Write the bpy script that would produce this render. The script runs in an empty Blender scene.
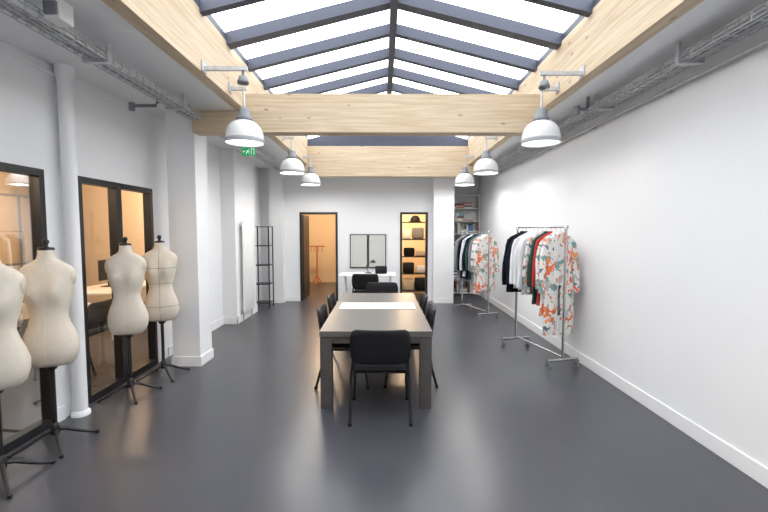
import bpy, math, random
from mathutils import Vector, Matrix
random.seed(7)
scene = bpy.context.scene
try:
    scene.view_settings.view_transform = 'Standard'
except Exception: pass

# ---------------------------------------------------------------- materials
def mat(name, col, rough=0.6, metal=0.0, var=0.0, scale=6.0, bump=0.0, spec=0.5, emit=None, es=0.0):
    m = bpy.data.materials.new(name); m.use_nodes = True
    nt = m.node_tree; b = nt.nodes['Principled BSDF']
    b.inputs['Base Color'].default_value = (*col, 1)
    b.inputs['Roughness'].default_value = rough
    b.inputs['Metallic'].default_value = metal
    b.inputs['Specular IOR Level'].default_value = spec
    tc = nt.nodes.new('ShaderNodeTexCoord')
    n = nt.nodes.new('ShaderNodeTexNoise'); n.inputs['Scale'].default_value = scale; n.inputs['Detail'].default_value = 5
    nt.links.new(tc.outputs['Object'], n.inputs['Vector'])
    r = nt.nodes.new('ShaderNodeValToRGB')
    r.color_ramp.elements[0].position = 0.3; r.color_ramp.elements[1].position = 0.7
    r.color_ramp.elements[0].color = (*[c*(1-var) for c in col], 1)
    r.color_ramp.elements[1].color = (*[min(1, c*(1+var)) for c in col], 1)
    nt.links.new(n.outputs['Fac'], r.inputs['Fac'])
    nt.links.new(r.outputs['Color'], b.inputs['Base Color'])
    if bump > 0:
        bp = nt.nodes.new('ShaderNodeBump'); bp.inputs['Strength'].default_value = bump; bp.inputs['Distance'].default_value = 0.01
        nt.links.new(n.outputs['Fac'], bp.inputs['Height']); nt.links.new(bp.outputs['Normal'], b.inputs['Normal'])
    if emit:
        b.inputs['Emission Color'].default_value = (*emit, 1); b.inputs['Emission Strength'].default_value = es
    return m

def wood_mat(name, axis):
    m = bpy.data.materials.new(name); m.use_nodes = True
    nt = m.node_tree; b = nt.nodes['Principled BSDF']; b.inputs['Roughness'].default_value = 0.6
    tc = nt.nodes.new('ShaderNodeTexCoord'); mp = nt.nodes.new('ShaderNodeMapping')
    nt.links.new(tc.outputs['Object'], mp.inputs['Vector'])
    sc = [14, 14, 22]; sc[axis] = 1.0
    mp.inputs['Scale'].default_value = sc
    n = nt.nodes.new('ShaderNodeTexNoise'); n.inputs['Scale'].default_value = 1.6; n.inputs['Detail'].default_value = 6; n.inputs['Distortion'].default_value = 0.6
    nt.links.new(mp.outputs['Vector'], n.inputs['Vector'])
    r = nt.nodes.new('ShaderNodeValToRGB')
    r.color_ramp.elements[0].position = 0.3; r.color_ramp.elements[1].position = 0.65
    r.color_ramp.elements[0].color = (0.54, 0.40, 0.255, 1); r.color_ramp.elements[1].color = (0.70, 0.57, 0.41, 1)
    nt.links.new(n.outputs['Fac'], r.inputs['Fac'])
    mp2 = nt.nodes.new('ShaderNodeMapping'); s2 = [5, 5, 5]; s2[axis] = 2.2; mp2.inputs['Scale'].default_value = s2
    nt.links.new(tc.outputs['Object'], mp2.inputs['Vector'])
    v = nt.nodes.new('ShaderNodeTexVoronoi'); v.inputs['Scale'].default_value = 1.5
    nt.links.new(mp2.outputs['Vector'], v.inputs['Vector'])
    r2 = nt.nodes.new('ShaderNodeValToRGB'); r2.color_ramp.elements[0].position = 0.06; r2.color_ramp.elements[1].position = 0.13
    r2.color_ramp.elements[0].color = (0.30, 0.15, 0.07, 1); r2.color_ramp.elements[1].color = (1, 1, 1, 1)
    nt.links.new(v.outputs['Distance'], r2.inputs['Fac'])
    mx = nt.nodes.new('ShaderNodeMix'); mx.data_type = 'RGBA'; mx.blend_type = 'MULTIPLY'; mx.inputs[0].default_value = 0.6
    nt.links.new(r.outputs['Color'], mx.inputs[6]); nt.links.new(r2.outputs['Color'], mx.inputs[7])
    nt.links.new(mx.outputs[2], b.inputs['Base Color'])
    return m

def glass_mat(name, tint=(1, 1, 1), gl=0.08):
    m = bpy.data.materials.new(name); m.use_nodes = True
    nt = m.node_tree; nt.nodes.clear()
    o = nt.nodes.new('ShaderNodeOutputMaterial'); t = nt.nodes.new('ShaderNodeBsdfTransparent'); t.inputs['Color'].default_value = (*tint, 1)
    g = nt.nodes.new('ShaderNodeBsdfGlossy'); g.inputs['Roughness'].default_value = 0.02
    lw = nt.nodes.new('ShaderNodeLayerWeight'); lw.inputs['Blend'].default_value = 0.25
    mr = nt.nodes.new('ShaderNodeMapRange'); mr.inputs['To Min'].default_value = gl; mr.inputs['To Max'].default_value = 0.6
    nt.links.new(lw.outputs['Fresnel'], mr.inputs['Value'])
    x = nt.nodes.new('ShaderNodeMixShader')
    nt.links.new(mr.outputs['Result'], x.inputs[0]); nt.links.new(t.outputs[0], x.inputs[1]); nt.links.new(g.outputs[0], x.inputs[2])
    nt.links.new(x.outputs[0], o.inputs['Surface'])
    return m

def print_mat(name):
    m = bpy.data.materials.new(name); m.use_nodes = True
    nt = m.node_tree; b = nt.nodes['Principled BSDF']; b.inputs['Roughness'].default_value = 0.8
    tc = nt.nodes.new('ShaderNodeTexCoord'); mp = nt.nodes.new('ShaderNodeMapping'); mp.inputs['Scale'].default_value = (1, .6, .7)
    mp.inputs['Rotation'].default_value = (0, 0.6, 0)
    nt.links.new(tc.outputs['Object'], mp.inputs['Vector'])
    prev = None
    for sc, th, col in [(11, .58, (0.78, 0.17, 0.06)), (10, .60, (0.20, 0.34, 0.31)), (13, .60, (0.86, 0.30, 0.13)), (12, .655, (0.10, 0.15, 0.25)), (9, .64, (0.48, 0.50, 0.50))]:
        n = nt.nodes.new('ShaderNodeTexNoise'); n.noise_dimensions = '4D'; n.inputs['W'].default_value = sc*3.7 + th*10
        n.inputs['Scale'].default_value = sc; n.inputs['Detail'].default_value = 1; n.inputs['Distortion'].default_value = 1.2
        nt.links.new(mp.outputs['Vector'], n.inputs['Vector'])
        r = nt.nodes.new('ShaderNodeValToRGB'); r.color_ramp.elements[0].position = th; r.color_ramp.elements[1].position = th+0.015
        nt.links.new(n.outputs['Fac'], r.inputs['Fac'])
        mx = nt.nodes.new('ShaderNodeMix'); mx.data_type = 'RGBA'
        nt.links.new(r.outputs['Color'], mx.inputs[0])
        if prev is None: mx.inputs[6].default_value = (0.78, 0.77, 0.74, 1)
        else: nt.links.new(prev, mx.inputs[6])
        mx.inputs[7].default_value = (*col, 1)
        prev = mx.outputs[2]
    nt.links.new(prev, b.inputs['Base Color'])
    return m

WALL = mat('wall_paint', (0.86, 0.865, 0.875), 0.75, var=0.005, scale=2)
CEIL = mat('ceiling_paint', (0.86, 0.865, 0.875), 0.8, var=0.005)
TRIM = mat('trim_paint', (0.88, 0.88, 0.89), 0.4, var=0.01)
WARM = mat('warm_wall', (0.74, 0.62, 0.47), 0.8, var=0.02)
FLOOR = mat('floor_epoxy', (0.060, 0.062, 0.073), 0.30, var=0.10, scale=1.3, bump=0.01)
WOODX = wood_mat('pine_x', 0); WOODY = wood_mat('pine_y', 1)
STEEL = mat('skylight_steel', (0.060, 0.068, 0.10), 0.5, var=0.03)
BLACK = mat('black_metal', (0.012, 0.012, 0.014), 0.4, var=0.1)
BLACKF = mat('black_fabric', (0.010, 0.010, 0.012), 0.85, var=0.2, scale=80, bump=0.1, spec=.2)
BPLAST = mat('black_plastic', (0.008, 0.008, 0.010), 0.55, var=0.1, spec=.3)
TTOP = mat('table_top', (0.115, 0.107, 0.10), 0.38, var=0.08, scale=9)
TLEG = mat('table_body', (0.075, 0.068, 0.063), 0.5, var=0.08, scale=9)
WHITE = mat('white_lacquer', (0.85, 0.85, 0.84), 0.4, var=0.01)
PAPER = mat('runner_white', (0.66, 0.64, 0.59), 0.7, var=0.02)
CREAM = mat('cream_linen', (0.70, 0.63, 0.53), 0.85, var=0.03, scale=40, bump=0.05)
GALV = mat('galvanised', (0.58, 0.59, 0.61), 0.4, 0.5, var=0.12, scale=20)
CHROME = mat('chrome', (0.55, 0.55, 0.56), 0.2, 0.95, var=0.03)
CABLE = mat('cable_grey', (0.30, 0.30, 0.32), 0.6, var=0.1)
LAMPW = mat('lamp_shade', (0.76, 0.76, 0.76), 0.25, var=0.01)
LAMPG = mat('lamp_rim', (0.52, 0.54, 0.56), 0.25, 0.2, var=0.03)
GREY = mat('grey_plastic', (0.20, 0.21, 0.23), 0.5, var=0.05)
GLASS = glass_mat('pane_glass'); SKYG = glass_mat('skylight_glass', (0.97, 0.985, 1.0), 0.03)
PRINT = print_mat('floral_print')
CBLACK = mat('cloth_black', (0.007, 0.008, 0.012), 0.9, var=0.2, scale=30, spec=.2)
CNAVY = mat('cloth_navy', (0.010, 0.014, 0.034), 0.9, var=0.2, scale=30, spec=.2)
CWHITE = mat('cloth_white', (0.78, 0.78, 0.80), 0.9, var=0.02, scale=30)
CRED = mat('cloth_red', (0.45, 0.03, 0.03), 0.9, var=0.1, scale=30)
CGREEN = mat('cloth_green', (0.03, 0.07, 0.055), 0.9, var=0.1, scale=30)
CGREY = mat('cloth_grey', (0.22, 0.23, 0.27), 0.9, var=0.1, scale=30)
GREEN = mat('exit_green', (0.0, 0.35, 0.12), 0.4, emit=(0.0, 0.5, 0.15), es=0.4)
SIGNW = mat('sign_white', (0.9, 0.9, 0.9), 0.5, emit=(1, 1, 1), es=0.5)
TAPE = mat('style_tape', (0.03, 0.025, 0.02), 0.8)
COPPER = mat('copper_rack', (0.55, 0.16, 0.07), 0.4, 0.3)
LIGHTW = mat('warm_lamp_emitter', (1, .8, .55), 0.5, emit=(1.0, 0.80, 0.55), es=11)
BULB = mat('pendant_bulb', (1, .97, .92), 0.5, emit=(1.0, 0.95, 0.88), es=3)
FROST = mat('pale_board', (0.60, 0.60, 0.57), 0.3, var=0.02)
KRAFT = mat('kraft_board', (0.62, 0.52, 0.38), 0.8, var=0.05)

# ---------------------------------------------------------------- builder
class B:
    def __init__(s): s.v = []; s.f = []; s.m = []; s.sm = []; s.mats = []
    def mi(s, m):
        if m not in s.mats: s.mats.append(m)
        return s.mats.index(m)
    def add(s, vs, fs, m, smooth=False):
        o = len(s.v); k = s.mi(m)
        s.v += [tuple(p) for p in vs]
        for f in fs: s.f.append([i+o for i in f]); s.m.append(k); s.sm.append(smooth)
    def box(s, x0, x1, y0, y1, z0, z1, m, M=None):
        vs = [Vector((x, y, z)) for x in (x0, x1) for y in (y0, y1) for z in (z0, z1)]
        if M: vs = [M @ p for p in vs]
        s.add(vs, [(0, 1, 3, 2), (4, 6, 7, 5), (0, 4, 5, 1), (2, 3, 7, 6), (0, 2, 6, 4), (1, 5, 7, 3)], m)
    def rbox(s, x0, x1, y0, y1, z0, z1, m, r=0.03, M=None):
        rings = []
        w, d = (x1-x0)/2, (y1-y0)/2; cx, cy = (x0+x1)/2, (y0+y1)/2
        h = z1-z0; rr = min(r, w, d, h/2)
        for z, k in [(z0, rr), (z0+rr*.3, rr*.35), (z0+rr, 0), (z1-rr, 0), (z1-rr*.3, rr*.35), (z1, rr)]:
            ring = []
            a, b = w-k, d-k
            cr = min(rr*1.2, a, b)
            for qx, qy, a0 in [(1, 1, 0), (-1, 1, 90), (-1, -1, 180), (1, -1, 270)]:
                for j in range(4):
                    t = math.radians(a0+j*30)
                    ring.append(Vector((cx+qx*(a-cr)+cr*math.cos(t), cy+qy*(b-cr)+cr*math.sin(t), z)))
            rings.append(ring)
        if M: rings = [[M @ p for p in r_] for r_ in rings]
        s.loft(rings, m, True)
    def loft(s, rings, m, cap=True, closed=True, smooth=True):
        n = len(rings[0]); vs = [p for r in rings for p in r]; fs = []
        for i in range(len(rings)-1):
            for j in range(n if closed else n-1):
                a = i*n+j; b = i*n+(j+1) % n
                fs.append((a, b, b+n, a+n))
        s.add(vs, fs, m, smooth)
        if cap:
            s.add(rings[0], [tuple(reversed(range(n)))], m); s.add(rings[-1], [tuple(range(n))], m)
    def cyl(s, p0, p1, r0, m, r1=None, seg=14, cap=True):
        s.tube([p0, p1], r0, m, seg, cap, r1)
    def tube(s, pts, r, m, seg=10, cap=True, r1=None):
        pts = [Vector(p) for p in pts]; rings = []
        for i, p in enumerate(pts):
            d = (pts[min(i+1, len(pts)-1)]-pts[max(i-1, 0)]).normalized()
            up = Vector((0, 0, 1)) if abs(d.z) < 0.95 else Vector((1, 0, 0))
            a = d.cross(up).normalized(); b = a.cross(d).normalized()
            rr = r if r1 is None else r+(r1-r)*i/(len(pts)-1)
            rings.append([p+rr*(math.cos(2*math.pi*j/seg)*a+math.sin(2*math.pi*j/seg)*b) for j in range(seg)])
        s.loft(rings, m, cap)
    def bar(s, p0, p1, w, h, m):
        p0 = Vector(p0); p1 = Vector(p1); d = (p1-p0).normalized()
        up = Vector((0, 0, 1)) if abs(d.z) < 0.95 else Vector((0, 1, 0))
        a = d.cross(up).normalized()*w/2; b = a.cross(d).normalized()*h/2
        vs = []
        for p in (p0, p1): vs += [p+a+b, p-a+b, p-a-b, p+a-b]
        s.add(vs, [(3, 2, 1, 0), (4, 5, 6, 7), (0, 1, 5, 4), (1, 2, 6, 5), (2, 3, 7, 6), (3, 0, 4, 7)], m)
    def rev(s, prof, c, m, seg=28, cap=False):
        c = Vector(c)
        s.loft([[c+Vector((r*math.cos(2*math.pi*j/seg), r*math.sin(2*math.pi*j/seg), z)) for j in range(seg)] for r, z in prof], m, cap)
    def mesh(s, name):
        me = bpy.data.meshes.new(name); me.from_pydata(s.v, [], s.f)
        for m in s.mats: me.materials.append(m)
        me.polygons.foreach_set('material_index', s.m); me.polygons.foreach_set('use_smooth', s.sm)
        me.update()
        import bmesh
        bm = bmesh.new(); bm.from_mesh(me); bmesh.ops.recalc_face_normals(bm, faces=bm.faces); bm.to_mesh(me); bm.free()
        return me
    def obj(s, name, loc=(0, 0, 0), rz=0, bevel=0):
        return put(s.mesh(name), name, loc, rz, bevel)
def put(me, name, loc=(0, 0, 0), rz=0, bevel=0):
    o = bpy.data.objects.new(name, me); scene.collection.objects.link(o)
    o.location = loc; o.rotation_euler = (0, 0, rz)
    if bevel:
        md = o.modifiers.new('bevel', 'BEVEL'); md.width = bevel; md.segments = 2; md.limit_method = 'ANGLE'; md.angle_limit = math.radians(50)
    return o

CZ = 3.13            # flat ceiling height
XL, XR = -2.87, 2.57 # side walls
BL, BR = -1.63, 1.89 # skylight well
RX, RZ, EZ = 0.13, 4.14, 3.68
YF = 9.75

# ---------------------------------------------------------------- shell
b = B(); b.box(-6.7, 2.75, -2.1, 13.5, -0.12, 0, FLOOR); b.obj('floor')
b = B()
b.box(XL-.1, XL, -2, 1.0, 0, CZ, WALL); b.box(XL-.1, XL, 3.52, 3.9, 0, CZ, WALL); b.box(XL-.1, XL, 5.16, 5.72, 0, CZ, WALL)
b.box(XL-.1, XL, 6.8, YF, 0, CZ, WALL)
for y0, y1 in [(1.0, 3.52), (3.9, 5.16), (5.72, 6.8)]: b.box(XL-.1, XL, y0, y1, 2.21, CZ, WALL)
b.box(XL, -2.62, 7.35, 8.5, 0, CZ, WALL)
b.obj('wall_left')
b = B(); b.box(XR, XR+.12, -2, 11.1, 0, CZ, WALL); b.box(XR-.018, XR, -2, 11.0, 0, 2.81, WALL); b.obj('wall_right')
b = B(); b.box(XL-.1, XR+.12, -2.1, -2, 0, CZ+.6, WALL); b.obj('wall_back')
b = B()
segs = [(-2.97, -1.95), (-1.05, .43), (1.09, 1.66)]
for x0, x1 in segs: b.box(x0, x1, YF, YF+.12, 0, CZ, WALL)
for x0, x1 in [(-1.95, -1.05), (.43, 1.09)]: b.box(x0, x1, YF, YF+.12, 2.12, CZ, WALL)
b.box(-2.6, -2.3, 9.5, YF, 0, CZ, WALL)
b.box(1.19, 1.66, 9.45, YF, 0, CZ, WALL)
b.box(1.56, 1.66, YF+.12, 11.0, 0, CZ, WALL)
b.box(1.56, XR, 11.0, 11.1, 0, CZ, WALL)
b.obj('wall_far')
b = B()
b.box(XL-.1, BL-.12, -2, YF+.12, CZ, CZ+.1, CEIL); b.box(BR+.12, XR+.12, -2, 11.1, CZ, CZ+.1, CEIL)
b.box(BL-.12, BR+.12, 9.25, YF+.12, CZ, CZ+.1, CEIL); b.box(BL-.12, BR+.12, -2, -1.6, CZ, CZ+.1, CEIL)
b.box(1.56, BR+.12, YF+.12, 11.1, CZ, CZ+.1, CEIL)
b.box(BL-.12, BR+.12, -1.62, -1.6, CZ+.1, 3.7, CEIL)
b.obj('ceiling')
b = B(); b.box(-6.6, -6.5, -.1, 8.6, 0, 2.9, WARM); b.box(-6.5, XL-.1, -.1, 0, 0, 2.9, WARM); b.box(-6.5, XL-.1, 8.5, 8.6, 0, 2.9, WARM); b.obj('wall_side_room')
b = B(); b.box(-6.6, XL-.1, -.1, 8.6, 2.9, 3.0, WARM); b.obj('ceiling_side_room')
b = B(); b.box(-3.3, -3.2, 9.87, 13.4, 0, 2.9, WARM); b.box(-3.2, 1.66, 13.3, 13.4, 0, 2.9, WARM); b.box(1.5, 1.56, 9.87, 13.3, 0, 2.9, WARM); b.box(-3.3, -2.97, 9.8, 9.87, 0, 2.9, WARM); b.box(-.25, -.15, 9.87, 13.3, 0, 2.9, WARM); b.obj('wall_far_room')
b = B(); b.box(-3.3, 1.56, 9.87, 13.4, 2.9, 3.0, WARM); b.obj('ceiling_far_room')
b = B(); b.box(-2.61, -2.27, 5.05, 5.4, 0, CZ, WALL); b.box(-2.625, -2.255, 5.035, 5.415, 0, .12, TRIM); b.obj('pillar')
b = B(); b.cyl((-2.78, 3.70, 0), (-2.78, 3.70, CZ), .058, WALL, seg=28); b.rev([(.078, 0), (.078, .03), (.06, .05)], (-2.78, 3.70, 0), TRIM); b.rev([(.06, 0), (.075, .05), (.075, .12)], (-2.78, 3.70, CZ-.12), TRIM); b.obj('cast_iron_column')
b = B(); b.box(XR-.034, XR-.018, -2, 11, 0, .13, TRIM); b.obj('baseboard_right', bevel=.004)
b = B()
for y0, y1 in [(-2, 1.0), (3.52, 3.62), (3.79, 3.9), (5.42, 5.72), (6.8, 7.35), (8.5, YF)]: b.box(XL, XL+.015, y0, y1, 0, .13, TRIM)
b.box(-2.62, -2.605, 7.335, 8.515, 0, .13, TRIM); b.box(XL+.015, -2.605, 7.335, 7.35, 0, .13, TRIM)
b.obj('baseboard_left')
b = B()
for x0, x1, y in [(-2.855, -2.6, YF), (-2.3, -1.95, YF), (-1.05, .43, YF), (1.09, 1.19, YF), (1.19, 1.66, 9.45), (-2.6, -2.3, 9.5)]: b.box(x0, x1, y-.015, y, 0, .12, TRIM)
b.box(-2.3, -2.285, 9.5, YF-.015, 0, .12, TRIM)
b.obj('baseboard_far')

# ---------------------------------------------------------------- beams + skylight
b = B(); b.box(BL-.12, BL, -1.6, 9.25, CZ, EZ, WOODY); b.obj('wood_beam_left')
b = B(); b.box(BR, BR+.12, -1.6, 9.25, CZ, EZ, WOODY); b.obj('wood_beam_right')
b = B(); b.box(-2.27, 1.95, 5.0, 5.2, 2.87, 3.125, WOODX); b.box(BL, BR, 5.0, 5.2, 3.125, 3.32, WOODX); b.obj('wood_cross_beam')
b = B(); b.box(-1.75, 2.0, 9.05, 9.25, 2.87, 3.125, WOODX); b.box(BL, BR, 9.05, 9.25, 3.125, 3.52, WOODX); b.obj('wood_cross_beam')
b = B()
for i in range(-9, 7):
    y = 5.16+.66*i
    w = .13 if i == -1 else .08
    if y < -1.55 or y > 9.1: continue
    b.bar((BL-.1, y, EZ-.0), (RX, y, RZ), w, .12, STEEL); b.bar((RX, y, RZ), (BR+.1, y, EZ), w, .12, STEEL)
b.box(RX-.04, RX+.04, -1.6, 9.2, RZ-.12, RZ+.06, STEEL)
b.box(BL-.12, BL-.0, -1.6, 9.25, EZ, EZ+.07, STEEL); b.box(BR+.0, BR+.12, -1.6, 9.25, EZ, EZ+.07, STEEL)
for y0, y1, z0 in [(9.13, 9.2, 3.5), (-1.6, -1.55, 3.5)]:
    vs = [(BL, y0, z0), (BR, y0, z0), (BR, y0, EZ), (RX, y0, RZ), (BL, y0, EZ)]; vs += [(x, y1, z) for x, y, z in vs]
    b.add(vs, [(0, 1, 2, 3, 4), (9, 8, 7, 6, 5), (0, 5, 6, 1), (1, 6, 7, 2), (2, 7, 8, 3), (3, 8, 9, 4), (4, 9, 5, 0)], STEEL)
for xa, xb, za, zb in [(BL-.12, RX, EZ+.07, RZ+.075), (RX, BR+.12, RZ+.075, EZ+.07)]:
    b.add([(xa, -1.6, za), (xb, -1.6, zb), (xb, 9.25, zb), (xa, 9.25, za)], [(0, 1, 2, 3)], SKYG)
b.obj('window_skylight')

# ---------------------------------------------------------------- glazed frames on left wall
def frame_x(name, y0, y1, h, stiles, glass=True):
    b = B(); x0, x1 = XL-.08, XL+.012
    b.box(x0, x1, y0, y0+.055, 0, h, BLACK); b.box(x0, x1, y1-.055, y1, 0, h, BLACK)
    b.box(x0, x1, y0+.055, y1-.055, h-.06, h, BLACK)
    if glass: b.box(x0, x1, y0+.055, y1-.055, 0, .07, BLACK)
    for s_ in stiles: b.box(x0, x1, s_-.045, s_+.045, .07, h-.06, BLACK)
    if glass: b.add([(XL-.03, y0+.05, .06), (XL-.03, y1-.05, .06), (XL-.03, y1-.05, h-.05), (XL-.03, y0+.05, h-.05)], [(0, 1, 2, 3)], GLASS)
    for s_ in stiles[:1]:
        if glass:
            b.box(XL+.012, XL+.05, s_-.08, s_-.06, 1.0, 1.02, CHROME); b.box(XL+.03, XL+.05, s_-.18, s_-.06, 1.0, 1.02, CHROME)
    return b.obj(name)
frame_x('window_1', 1.0, 3.52, 2.21, [2.25])
frame_x('window_2', 3.9, 5.16, 2.21, [4.50])
frame_x('door_1', 5.72, 6.8, 2.21, [], False)
def frame_y(name, x0, x1, h):
    b = B(); y0, y1 = YF-.012, YF+.12
    b.box(x0, x0+.05, y0, y1, 0, h, BLACK); b.box(x1-.05, x1, y0, y1, 0, h, BLACK); b.box(x0+.05, x1-.05, y0, y1, h-.05, h, BLACK)
    return b
b = frame_y('door_2', -1.95, -1.05, 2.12)
b.box(-1.93, -1.885, YF+.125, YF+.9, .02, 2.06, BLACK)
b.obj('door_2')
frame_y('door_3', .43, 1.09, 2.12).obj('door_3')
b = B()
for x0, x1 in [(-.76, -.335), (-.325, .10)]:
    b.box(x0, x1, YF-.03, YF-.002, .80, 1.6, BLACK)
    b.box(x0+.022, x1-.022, YF-.034, YF-.03, .822, 1.578, FROST)
b.obj('framed_pinboard')

# ---------------------------------------------------------------- ceiling services
def tray(name, x, z, y0, y1, w=.16):
    b = B(); n = int((y1-y0)/.1)
    for dx in (-w/2, w/2):
        for dz in (0, .03, .055): b.bar((x+dx, y0, z+dz), (x+dx, y1, z+dz), .007, .007, GALV)
    for dx in (-w/4, 0, w/4): b.bar((x+dx, y0, z), (x+dx, y1, z), .007, .007, GALV)
    for i in range(n+1):
        y = y0+i*(y1-y0)/n
        b.bar((x-w/2, y, z), (x+w/2, y, z), .008, .008, GALV)
        for dx in (-w/2, w/2): b.bar((x+dx, y, z), (x+dx, y, z+.058), .008, .008, GALV)
    y = y0+.3
    while y < y1:
        b.box(x-w/2-.02, x-w/2-.005, y, y+.04, z-.01, CZ-.001, GALV); b.box(x+w/2+.005, x+w/2+.02, y, y+.04, z-.01, CZ-.001, GALV)
        b.box(x-w/2-.02, x+w/2+.02, y, y+.04, z-.022, z-.008, GALV); y += 1.2
    for j, dx in enumerate((-.045, -.015, .02, .05)):
        pts = [(x+dx+.008*math.sin(t*1.7+j), y0+(y1-y0)*t/30, z+.018+.006*math.sin(t+j*2)) for t in range(31)]
        b.tube(pts, .011, [CABLE, WHITE, CABLE, WHITE][j], 6)
    return b.obj(name)
tray('cable_tray', -2.17, 2.99, -1.9, 4.9)
tray('cable_tray', -2.17, 2.99, 5.3, 9.4)
tray('cable_tray', 2.36, 2.99, -1.9, 9.4)
b = B(); b.cyl((2.515, -1.9, 2.93), (2.515, 9.4, 2.93), .014, GALV)
for i in range(9): b.box(2.50, XR-.001, -1.5+i*1.3, -1.47+i*1.3, 2.915, 2.947, GALV)
b.obj('conduit_pipe')
b = B(); b.cyl((-2.853, -1.9, 3.05), (-2.853, 5.0, 3.05), .012, WALL)
b.obj('conduit_pipe')
b = B(); b.box(-2.08, -1.98, 2.62, 2.74, 3.0, CZ-.001, WHITE); b.box(-2.07, -1.99, 2.60, 2.62, 3.02, 3.10, GREY); b.obj('ceiling_sensor', bevel=.006)
b = B(); b.tube([(-2.35, 4.4, CZ-.001), (-2.35, 4.4, 3.03), (-2.37, 4.4, 3.0), (-2.62, 4.4, 3.0)], .016, GREY); b.cyl((-2.62, 4.4, 3.03), (-2.62, 4.4, 2.95), .03, GREY); b.obj('ceiling_bracket')
b = B(); b.tube([(2.22, 4.5, CZ-.001), (2.22, 4.5, 3.02), (2.21, 4.5, 3.0), (2.1, 4.5, 3.0)], .016, GREY); b.cyl((2.1, 4.5, 3.03), (2.1, 4.5, 2.94), .03, GREY); b.obj('ceiling_bracket')
b = B(); b.box(-.10, .10, -.015, .015, -.012, .10, GREEN)
b.bar((.0, 0, .10), (.0, 0, .309), .012, .012, GREY)
F = -.018
def q(pts, y=F, m=SIGNW): b.add([(x, y, z-.012) for x, z in pts], [tuple(range(len(pts)))], m)
q([(.035, .010), (.085, .010), (.085, .100), (.035, .100)])
q([(.045, .010), (.075, .010), (.075, .090), (.045, .090)], F-.001, GREEN)
q([(-.012, .075), (.0, .068), (-.012, .045), (-.026, .05)]); q([(.0, .092), (.01, .092), (.01, .08), (.0, .08)])
q([(-.014, .048), (-.004, .045), (.014, .03), (.01, .018), (.004, .028)]); q([(-.026, .05), (-.016, .045), (-.03, .02), (-.045, .018)])
q([(.0, .068), (.022, .056), (.02, .05), (-.004, .06)]); q([(-.012, .072), (-.036, .066), (-.034, .06), (-.012, .064)])
q([(-.085, .055), (-.065, .075), (-.065, .035)]); q([(-.065, .06), (-.05, .06), (-.05, .05), (-.065, .05)])
b.obj('exit_sign', (-1.98, 6.2, 2.82))

# ---------------------------------------------------------------- pendant lamps
def lamp_mesh(side, reach):
    b = B()
    b.rev([(.150, .095), (.195, .02), (.200, 0), (.204, .004), (.203, .045)], (0, 0, 0), LAMPG, 36)
    b.rev([(.203, .045), (.198, .10), (.180, .155), (.148, .20), (.108, .228), (.075, .24)], (0, 0, 0), LAMPW, 36)
    b.rev([(.196, .045), (.19, .10), (.172, .15), (.14, .192), (.10, .218), (.0005, .23)], (0, 0, 0), LAMPW, 36)
    b.rev([(.0005, .10), (.03, .11), (.042, .14), (.03, .19), (.02, .23)], (0, 0, 0), BULB, 16)
    b.rev([(.078, .235), (.088, .25), (.088, .27), (.066, .275), (.06, .35), (.045, .375), (.02, .38), (.0005, .382)], (0, 0, 0), GREY, 24)
    b.cyl((0, 0, .375), (0, 0, .58), .012, GALV); b.bar((-.03*side, 0, .58), (reach*side, 0, .58), .035, .035, GALV)
    b.box(min(side*reach, side*(reach-.012)), max(side*reach, side*(reach-.012)), -.04, .04, .54, .64, GALV)
    return b.mesh('pendant_lamp')
mL = lamp_mesh(-1, .148); mR = lamp_mesh(1, .168)
for y, e in ((4.5, 8), (6.85, 22), (8.6, 28)):
    for me, x in ((mL, BL+.15), (mR, BR-.17)):
        o = put(me, 'pendant_lamp', (x, y, 2.63))
        L = bpy.data.lights.new('pendant_light', 'POINT'); L.energy = e; L.color = (1, .96, .90); L.shadow_soft_size = .05
        lo = bpy.data.objects.new('lamp_light', L); scene.collection.objects.link(lo); lo.parent = o; lo.location = (0, 0, .05)
for side, x, y in [(-1, BL+.001, 3.85), (1, BR-.001, 3.95)]:
    b = B(); e = -side
    b.bar((0, 0, 0), (e*.40, 0, 0), .035, .035, GALV); b.box(min(0, e*.012), max(0, e*.012), -.05, .05, -.03, .06, GALV)
    b.cyl((e*.36, 0, -.02), (e*.36, 0, -.07), .012, GREY); b.rev([(.0005, -.07), (.035, -.07), (.05, -.11), (.052, -.135), (.0005, -.135)], (e*.36, 0, 0), GREY, 18)
    b.obj('beam_spotlight', (x, y, 3.17))

# ---------------------------------------------------------------- conference table
b = B(); x0, x1, y0, y1 = -.59, .475, 3.80, 6.15
b.box(x0, x1, y0, y1, .695, .75, TTOP)
b.box(x0+.012, x1-.012, y0+.012, y1-.012, .63, .695, TLEG)
for x in (x0+.005, x1-.115):
    for y in (y0+.005, y1-.115): b.box(x, x+.11, y, y+.11, 0, .69, TLEG)
b.obj('conference_table', bevel=.004)
b = B(); b.box(-.52, .41, 4.87, 5.30, .7505, .756, PAPER); b.obj('table_runner')

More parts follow.
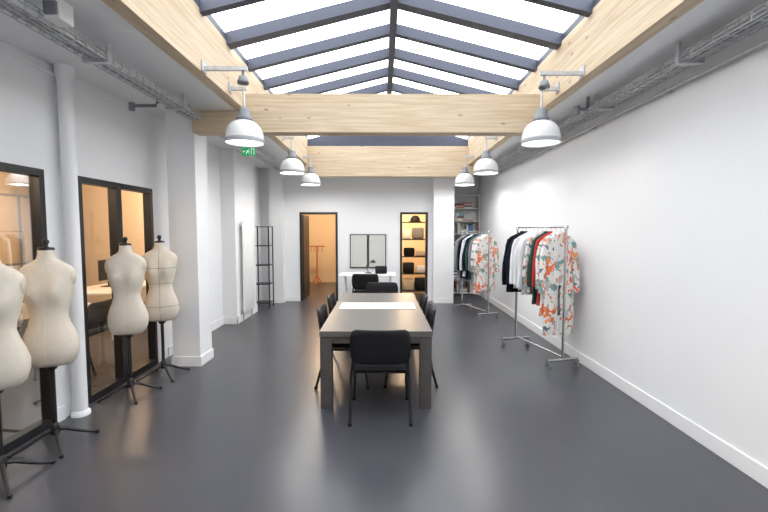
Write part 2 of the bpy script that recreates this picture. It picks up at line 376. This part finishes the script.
# ---------------------------------------------------------------- chairs (front = +y)
def chair():
    b = B()
    b.rbox(-.24, .24, -.20, .23, .43, .485, BLACKF, .03)
    rings = []
    for z, k, yb in [(.53, .8, 0), (.545, .93, 0), (.60, 1.0, -.004), (.70, 1.03, -.016), (.78, 1.0, -.028), (.825, .94, -.036), (.84, .82, -.038)]:
        ring = []; th = .022 if .54 < z < .83 else .012
        for j in range(13):
            t = -1+2*j/12; ring.append(Vector((.26*k*t, -.235+yb-.03*(1-t*t)-th*(1-abs(t)**6*.6), z)))
        for j in range(13):
            t = 1-2*j/12; ring.append(Vector((.26*k*t, -.235+yb-.03*(1-t*t)+th*(1-abs(t)**6*.6), z)))
        rings.append(ring)
    b.loft(rings, BPLAST)
    for s in (-1, 1):
        b.tube([(s*.265, -.31, 0), (s*.26, -.25, .22), (s*.255, -.22, .44), (s*.235, -.235, .58), (s*.22, -.262, .70)], .014, BLACK)
        b.tube([(s*.265, .25, 0), (s*.255, .22, .25), (s*.25, .20, .40), (s*.25, .17, .425), (s*.25, -.21, .425)], .014, BLACK)
        b.cyl((s*.265, -.31, 0), (s*.265, -.305, .025), .018, BPLAST); b.cyl((s*.265, .25, 0), (s*.265, .247, .025), .018, BPLAST)
    b.cyl((-.25, .15, .422), (.25, .15, .422), .011, BLACK); b.cyl((-.25, -.15, .422), (.25, -.15, .422), .011, BLACK)
    return b.mesh('conference_chair')
CH = chair()
put(CH, 'conference_chair', (-.015, 3.77, 0), 0)
for x, y, r in [(-.40, 4.56, -90), (-.40, 5.40, -90), (.285, 4.60, 90), (.285, 5.42, 90), (.0, 6.42, 180)]:
    put(CH, 'conference_chair', (x, y, 0), math.radians(r))

# ---------------------------------------------------------------- dress forms
def dress_form(tapes=False, tz=.65):
    b = B()
    prof = [(-.005, .09, .05), (.0, .135, .08), (.03, .160, .102), (.10, .178, .116), (.17, .180, .118), (.25, .162, .108), (.32, .134, .095), (.38, .118, .088), (.43, .124, .091),
            (.49, .142, .098), (.55, .156, .104), (.61, .166, .104), (.67, .176, .100), (.72, .180, .090), (.755, .168, .078), (.785, .132, .068), (.81, .088, .062), (.83, .062, .058), (.86, .054, .054), (.90, .052, .052)]
    N = 48; rings = []
    for h, a, d in prof:
        ring = []
        for j in range(N):
            t = 2*math.pi*j/N; c, s_ = math.cos(t), math.sin(t); p = .88
            x = a*math.copysign(abs(c)**p, c); y = d*math.copysign(abs(s_)**p, s_)
            if s_ < 0:
                g = math.exp(-((h-.575)/.06)**2)*(math.exp(-((x-.078)/.05)**2)+math.exp(-((x+.078)/.05)**2))
                y -= .045*g
            if s_ > 0: y += .022*math.exp(-((h-.14)/.09)**2)
            ring.append(Vector((x, y, tz+h)))
        rings.append(ring)
    b.loft(rings, CREAM)
    for s in (-1, 1):
        rg = []
        for k, r in [(0, .055), (.008, .05), (.011, .001)]:
            rg.append([Vector((s*(.168+k), r*.8*math.cos(2*math.pi*j/20), tz+.685+r*1.15*math.sin(2*math.pi*j/20))) for j in range(20)])
        b.loft(rg, CREAM)
    for j in (36, 12):
        b.tube([r[j]+Vector((0, math.copysign(.0003, r[j].y), 0)) for r in rings[1:19]], .0016, TAPE if tapes else CREAM, 5)
    if tapes:
        for idx in (8, 11, 4):
            b.tube([p+Vector((p.x*.006, p.y*.01, 0)) for p in rings[idx]]+[rings[idx][0]], .0018, TAPE, 5)
    b.rev([(.054, .895), (.056, .905), (.05, .915), (.018, .918), (.014, .935), (.022, .95), (.024, .965), (.012, .98), (.0005, .982)], (0, 0, tz), BLACK, 24)
    b.cyl((0, 0, .10), (0, 0, tz+.02), .017, BLACK); b.rev([(.03, tz-.04), (.045, tz-.01), (.08, tz)], (0, 0, 0), BLACK, 20)
    b.rev([(.0005, .085), (.03, .09), (.034, .14), (.025, .17), (.017, .18)], (0, 0, 0), BLACK, 20)
    for k in range(4):
        a = math.radians(25+90*k); c, s_ = math.cos(a), math.sin(a)
        pts = [(r*c, r*s_, z) for r, z in [(.015, .125), (.07, .11), (.15, .065), (.22, .030), (.275, .014)]]
        b.tube(pts, .016, BLACK, 8, True, .010)
        b.cyl((.275*c, .275*s_, 0), (.275*c, .275*s_, .022), .014, BLACK)
    return b.mesh('dress_form')
D1 = dress_form(); D2 = dress_form(True, .66)
put(D1, 'dress_form', (-2.575, 2.69, 0), math.radians(25))
put(D1, 'dress_form', (-2.59, 3.17, 0), math.radians(20))
put(D1, 'dress_form', (-2.585, 4.14, 0), math.radians(15))
put(D2, 'dress_form', (-2.55, 4.71, 0), math.radians(20))

# ---------------------------------------------------------------- garment racks
def rack(p_near, p_far, h, name='garment_rack'):
    b = B(); a = Vector((*p_near, 0)); c = Vector((*p_far, 0)); d = (c-a).normalized(); n = Vector((d.y, -d.x, 0))
    Z = Vector((0, 0, 1))
    for p in (a, c):
        b.cyl(p+Z*.10, p+Z*h, .016, CHROME)
        b.cyl(p-n*.22+Z*.11, p+n*.22+Z*.11, .017, CHROME)
        for s in (-1, 1):
            w = p+n*.20*s
            b.cyl(w+Z*.07, w+Z*.11, .012, GREY)
            b.bar(w+Z*.085-d*.03, w+Z*.085+d*.03, .044, .014, GREY)
            b.cyl(w+Z*.042-n*.014, w+Z*.042+n*.014, .042, GREY, seg=18); b.cyl(w+Z*.042-n*.017, w+Z*.042+n*.017, .02, CHROME)
        b.rev([(.022, h-.03), (.022, h+.01), (.0005, h+.015)], p, CHROME, 14)
    b.cyl(a-d*.03+Z*h, c+d*.03+Z*h, .015, CHROME)
    b.cyl(a+Z*.14, c+Z*.14, .013, CHROME)
    b.obj(name)
    return a, d, n, h

def garment(name, m, length, loc, rz, hw=.2, sleeve=.62, legs=False):
    b = B()
    b.tube([(0.0, 0, .0185)]+[(.019*math.sin(t), 0, .019*math.cos(t)) for t in (.6, 1.2, 1.9, 2.5, 3.1)]+[(0, 0, -.05), (0, 0, -.085)], .0025, CHROME, 6)
    ph = random.uniform(0, 6)
    prof = [(-.075, .05, .024), (-.09, .075, .028), (-.11, .12, .029), (-.135, .17, .028), (-.165, .195, .029), (-.22, .20, .030), (-.32, .195, .030), (-.45, .18, .029), (-.6, .19, .030)]
    zc = -.6; endw = .215
    body_end = -.72 if legs else -length
    while zc > body_end+.07:
        zc -= .1; t = (zc+.6)/(body_end+.6)
        prof.append((zc, .19+(endw-.19)*t, .030))
    prof.append((body_end, endw, .031))
    rings = []; N = 56
    for z, a, d in prof:
        a = a*hw/.2; k = min(1, max(0, (-z-.15)/.5)); ring = []
        for j in range(N):
            t = 2*math.pi*j/N; c, s_ = math.cos(t), math.sin(t)
            x = a*math.copysign(abs(c)**.8, c)*(1+.02*math.sin(z*9+ph)); y = d*math.copysign(abs(s_)**.7, s_)*(1-.35*abs(c)**3)
            y += .009*k*math.sin(x*48+ph+z*2) + .004*k*math.sin(x*90+z*5)
            ring.append(Vector((x, y, z)))
        rings.append(ring)
    b.loft(rings, m, True)
    if legs:
        for s in (-1, 1):
            rg = []
            for i in range(8):
                z = -.70-(length-.70)*i/7; w = .105-.015*i/7
                rg.append([Vector((s*(.11+.01*i/7)+w*math.cos(t), .029*math.sin(t)+.008*math.sin(math.cos(t)*6+ph+i), z)) for t in [2*math.pi*j/24 for j in range(24)]])
            b.loft(rg, m)
    for s in (-1, 1):
        rg = []; K = 9
        for i in range(K):
            u = i/(K-1)
            x = s*(.165+.075*min(1, u*2.2)+.008*math.sin(u*7+ph))*hw/.2; z = -.155-sleeve*u; w = .060-.020*u; y = .010*math.sin(u*4+ph)
            if u == 0: w = .045
            rg.append([Vector((x+w*math.cos(t), y+.026*math.sin(t)*(1+.15*math.sin(5*t+i)), z+s*.4*w*(1-u)*-math.cos(t))) for t in [2*math.pi*j/20 for j in range(20)]])
        b.loft(rg, m)
    b.rev([(.036, -.10), (.034, -.07), (.035, -.055), (.030, -.055), (.028, -.075)], (0, 0, 0), m, 20)
    return b.obj(name, loc, rz)

def hang(R, items):
    a, d, n, h = R; rz = math.atan2(n.y, n.x)
    for s, name, m, L, hw, sl, lg, off in items:
        p = a+d*s; garment(name, m, L, (p.x, p.y, h), rz+random.uniform(-.02, .02)+off, hw, sl, lg)
R1 = rack((2.22, 4.94), (1.97, 5.95), 1.74)
hang(R1, [(.10, 'printed_jumpsuit', PRINT, 1.34, .20, .66, True, .0), (.195, 'printed_dress', PRINT, 1.12, .19, .62, False, 0), (.285, 'red_coat', CRED, 1.0, .18, .6, False, 0),
          (.375, 'green_coat', CGREEN, .98, .18, .62, False, 0), (.465, 'printed_jacket', PRINT, .85, .19, .6, False, 0), (.555, 'white_shirt', CWHITE, .88, .215, .64, False, 0), (.645, 'white_shirt', CWHITE, .85, .215, .62, False, 0),
          (.735, 'white_shirt', CWHITE, .84, .215, .62, False, 0), (.825, 'navy_jacket', CNAVY, .80, .215, .64, False, 0), (.92, 'black_jacket', CBLACK, .92, .22, .66, False, 0)])
R2 = rack((2.02, 7.72), (1.70, 8.62), 1.67)
hang(R2, [(.08, 'printed_dress', PRINT, 1.12, .2, .62, False, 0), (.18, 'printed_jumpsuit', PRINT, 1.2, .2, .62, True, 0), (.28, 'grey_coat', CGREY, 1.0, .19, .6, False, 0), (.38, 'green_coat', CGREEN, .95, .19, .6, False, 0),
          (.48, 'navy_jacket', CNAVY, .95, .2, .62, False, 0), (.58, 'white_shirt', CWHITE, .9, .2, .62, False, 0), (.68, 'black_jacket', CBLACK, .95, .2, .62, False, 0), (.79, 'grey_coat', CGREY, 1.0, .21, .62, False, 0)])

# ---------------------------------------------------------------- radiator
b = B()
for i in range(8):
    y = 7.52+i*.073
    b.rbox(-2.565, -2.53, y, y+.062, .16, 1.88, WHITE, .015)
for z in (.25, 1.78): b.cyl((-2.575, 7.53, z), (-2.575, 8.08, z), .018, WHITE)
for y in (7.65, 7.95):
    for z in (.35, 1.65): b.box(-2.619, -2.57, y, y+.03, z, z+.03, WHITE)
for y in (7.56, 8.05): b.tube([(-2.575, y, .25), (-2.575, y, .0)], .009, CHROME)
b.obj('radiator')

# ---------------------------------------------------------------- black etagere (far left)
b = B(); x0, x1, y0, y1 = -2.76, -2.43, 8.8, 9.12
for x in (x0, x1):
    for y in (y0, y1): b.bar((x, y, 0), (x, y, 1.78), .022, .022, BLACK)
for z in (.12, .53, .94, 1.36, 1.77):
    b.box(x0, x1, y0, y1, z-.01, z+.006, BLACK)
b.obj('metal_shelf_unit')

# ---------------------------------------------------------------- white desk on far side
b = B(); b.box(-.92, .30, 8.62, 9.25, .715, .745, WHITE)
for x in (-.80, .18):
    for sy in (-1, 1):
        b.bar((x, 8.93+sy*.25, 0), (x, 8.93+sy*.06, .715), .03, .03, WHITE)
    b.bar((x, 8.93-.19, .22), (x, 8.93+.19, .22), .025, .025, WHITE)
    b.bar((x, 8.93-.28, .70), (x, 8.93+.28, .70), .035, .03, WHITE)
b.obj('trestle_desk', bevel=.003)
b = B(); b.rev([(.0005, 0), (.07, 0), (.07, .012), (.01, .018)], (0, 0, 0), BLACK, 20)
b.tube([(0, 0, .015), (-.05, 0, .17), (.08, 0, .27)], .008, BLACK); b.rev([(.065, -.03), (.05, .01), (.02, .035), (.0005, .04)], (.1, 0, .26), BLACK, 20)
b.obj('desk_lamp', (-.30, 9.05, .745))
b = B(); b.rbox(-.13, .13, -.03, .03, 0, .17, BPLAST, .02); b.box(-.10, .10, -.07, .05, 0, .012, BPLAST); b.obj('desk_printer', (-.02, 8.95, .745))
put(CH, 'conference_chair', (-.33, 8.3, 0), 0)

# ---------------------------------------------------------------- alcove bookshelf
b = B(); x0, x1, y0, y1 = 1.68, 2.535, 10.62, 10.98
b.box(x0, x0+.02, y0, y1, 0, 2.62, WHITE); b.box(x1-.02, x1, y0, y1, 0, 2.62, WHITE); b.box(x0, x1, y1-.01, y1, 0, 2.62, WHITE)
lev = [.06, .5, .95, 1.3, 1.62, 1.94, 2.26, 2.6]
for z in lev: b.box(x0+.02, x1-.02, y0, y1-.01, z-.02, z, WHITE)
b.obj('bookcase')
bm_ = [mat('book_%d' % i, c, .7) for i, c in enumerate([(.7, .7, .7), (.45, .10, .08), (.12, .22, .40), (.75, .7, .6), (.12, .12, .12), (.3, .45, .5), (.8, .8, .8), (.8, .8, .78)])]
b = B()
for z, z2 in zip(lev[:-1], lev[1:]):
    x = x0+.03
    while x < x1-.08:
        if random.random() < .4:
            w = random.uniform(.16, .24)
            if x+w > x1-.03: break
            zz = z
            for k in range(random.randint(2, 5)):
                t = random.uniform(.02, .045); b.box(x, x+w-.01, y0+.03, y1-.05, zz+.0005, zz+t, random.choice(bm_)); zz += t+.001
            x += w
        else:
            w = random.uniform(.02, .06); b.box(x, x+w, y0+.03, y1-.05, z+.0005, z+random.uniform(.18, min(.29, z2-z-.03)), random.choice(bm_)); x += w+.003
b.obj('books')

# ---------------------------------------------------------------- far rooms contents
b = B(); x0, x1, y0, y1 = .50, 1.22, 10.7, 11.05
for x in (x0, x1):
    for y in (y0, y1): b.bar((x, y, 0), (x, y, 1.92), .03, .03, BLACK)
for z in (.1, .55, 1.0, 1.45, 1.9): b.box(x0, x1, y0, y1, z-.015, z+.01, BLACK)
b.obj('metal_shelf_unit')
b = B()
for z, x, w, h, m in [(.11, .55, .28, .3, KRAFT), (.11, .87, .3, .32, BPLAST), (.56, .55, .3, .28, BPLAST), (.56, .9, .25, .2, WHITE), (1.01, .58, .28, .22, CBLACK), (1.01, .9, .25, .16, KRAFT), (1.46, .55, .2, .25, WHITE), (1.46, .8, .3, .3, GREY)]:
    b.rbox(x, x+w, 10.74, 11.0, z+.001, z+h, m, .03)
b.obj('storage_boxes')
b = B(); b.rev([(.0005, 0), (.13, 0), (.14, .02), (.12, .1), (.08, .16), (.0005, .18)], (0, 0, 0), BPLAST, 24); b.rev([(.14, .02), (.19, .01), (.19, .018), (.14, .03)], (0, 0, 0), BPLAST, 24); b.obj('black_hat', (.88, 10.88, 1.911))
b = B()
b.cyl((-.25, 0, 1.2), (.25, 0, 1.2), .018, COPPER); b.cyl((0, 0, .05), (0, 0, 1.2), .022, COPPER)
for s in (-1, 1): b.tube([(0, 0, .3), (s*.12, 0, .1), (s*.25, 0, .012)], .016, COPPER); b.tube([(0, 0, .3), (0, s*.12, .1), (0, s*.25, .012)], .016, COPPER)
for x in (-.18, -.08, .05, .16): b.tube([(x, 0, 1.215), (x, .0, 1.13), (x, -.12, 1.06), (x, .12, 1.06), (x, 0, 1.13)], .009, COPPER, 6)
b.obj('coat_stand', (-2.0, 12.6, 0))
# side room furniture
for x, y in [(-4.3, 4.6), (-4.55, 7.0), (-5.2, 1.8)]:
    b = B(); b.box(-.45, .45, -.8, .8, .71, .74, WHITE)
    for sx in (-.42, .38):
        for sy in (-.75, .71): b.box(sx, sx+.04, sy, sy+.04, 0, .71, WHITE)
    b.obj('office_desk', (x, y, 0), bevel=.003)
    b = B(); b.box(-.012, .012, -.27, .27, .12, .46, BPLAST); b.box(-.03, .0, -.02, .02, .01, .15, BPLAST); b.rbox(-.09, .09, -.12, .12, 0, .012, BPLAST, .005)
    b.obj('computer_monitor', (x-.1, y, .741))
    put(CH, 'conference_chair', (x+.62, y-.3, 0), math.radians(90)); put(CH, 'conference_chair', (x+.62, y+.4, 0), math.radians(90))
b = B()
b.box(-6.49, -6.2, 5.4, 8.2, 0, 2.3, GREY)
for i in range(5):
    b.box(-6.2, -6.185, 5.43+i*.55, 5.93+i*.55, .05, 1.1, WHITE); b.box(-6.2, -6.185, 5.43+i*.55, 5.93+i*.55, 1.14, 2.26, KRAFT)
b.obj('storage_cabinet')
for x, y in [(-4.3, 2.0), (-4.3, 5.6), (-4.3, 7.6), (-1.6, 11.5), (.7, 12.0), (.6, 10.25)]:
    b = B(); b.cyl((0, 0, 0), (0, 0, -.25), .006, BLACK); b.rev([(.03, -.25), (.10, -.28), (.15, -.36), (.14, -.36), (.09, -.29), (.0005, -.27)], (0, 0, 0), WHITE, 24)
    b.rev([(.0005, -.28), (.06, -.30), (.075, -.34), (.05, -.38), (.0005, -.395)], (0, 0, 0), LIGHTW, 16)
    b.obj('globe_pendant', (x, y, 2.9))
    L = bpy.data.lights.new('warm_lamp', 'POINT'); L.energy = 66 if x < -4 else (100 if y > 11 else 30); L.color = (1.0, .72, .46); L.shadow_soft_size = .12
    o = bpy.data.objects.new('warm_lamp_light', L); scene.collection.objects.link(o); o.location = (x, y, 2.42)

# ---------------------------------------------------------------- world + camera
w = bpy.data.worlds.new('overcast_sky'); scene.world = w; w.use_nodes = True
bg = w.node_tree.nodes['Background']; bg.inputs['Color'].default_value = (0.95, 0.975, 1.0, 1); bg.inputs['Strength'].default_value = 5.3
cam = bpy.data.cameras.new('camera'); co = bpy.data.objects.new('camera', cam); scene.collection.objects.link(co)
co.location = (0, 0, 1.70); co.rotation_euler = (math.radians(90-3.63), 0, -0.005)
cam.sensor_width = 36; cam.lens = 36*410/768; cam.clip_start = .05
scene.camera = co
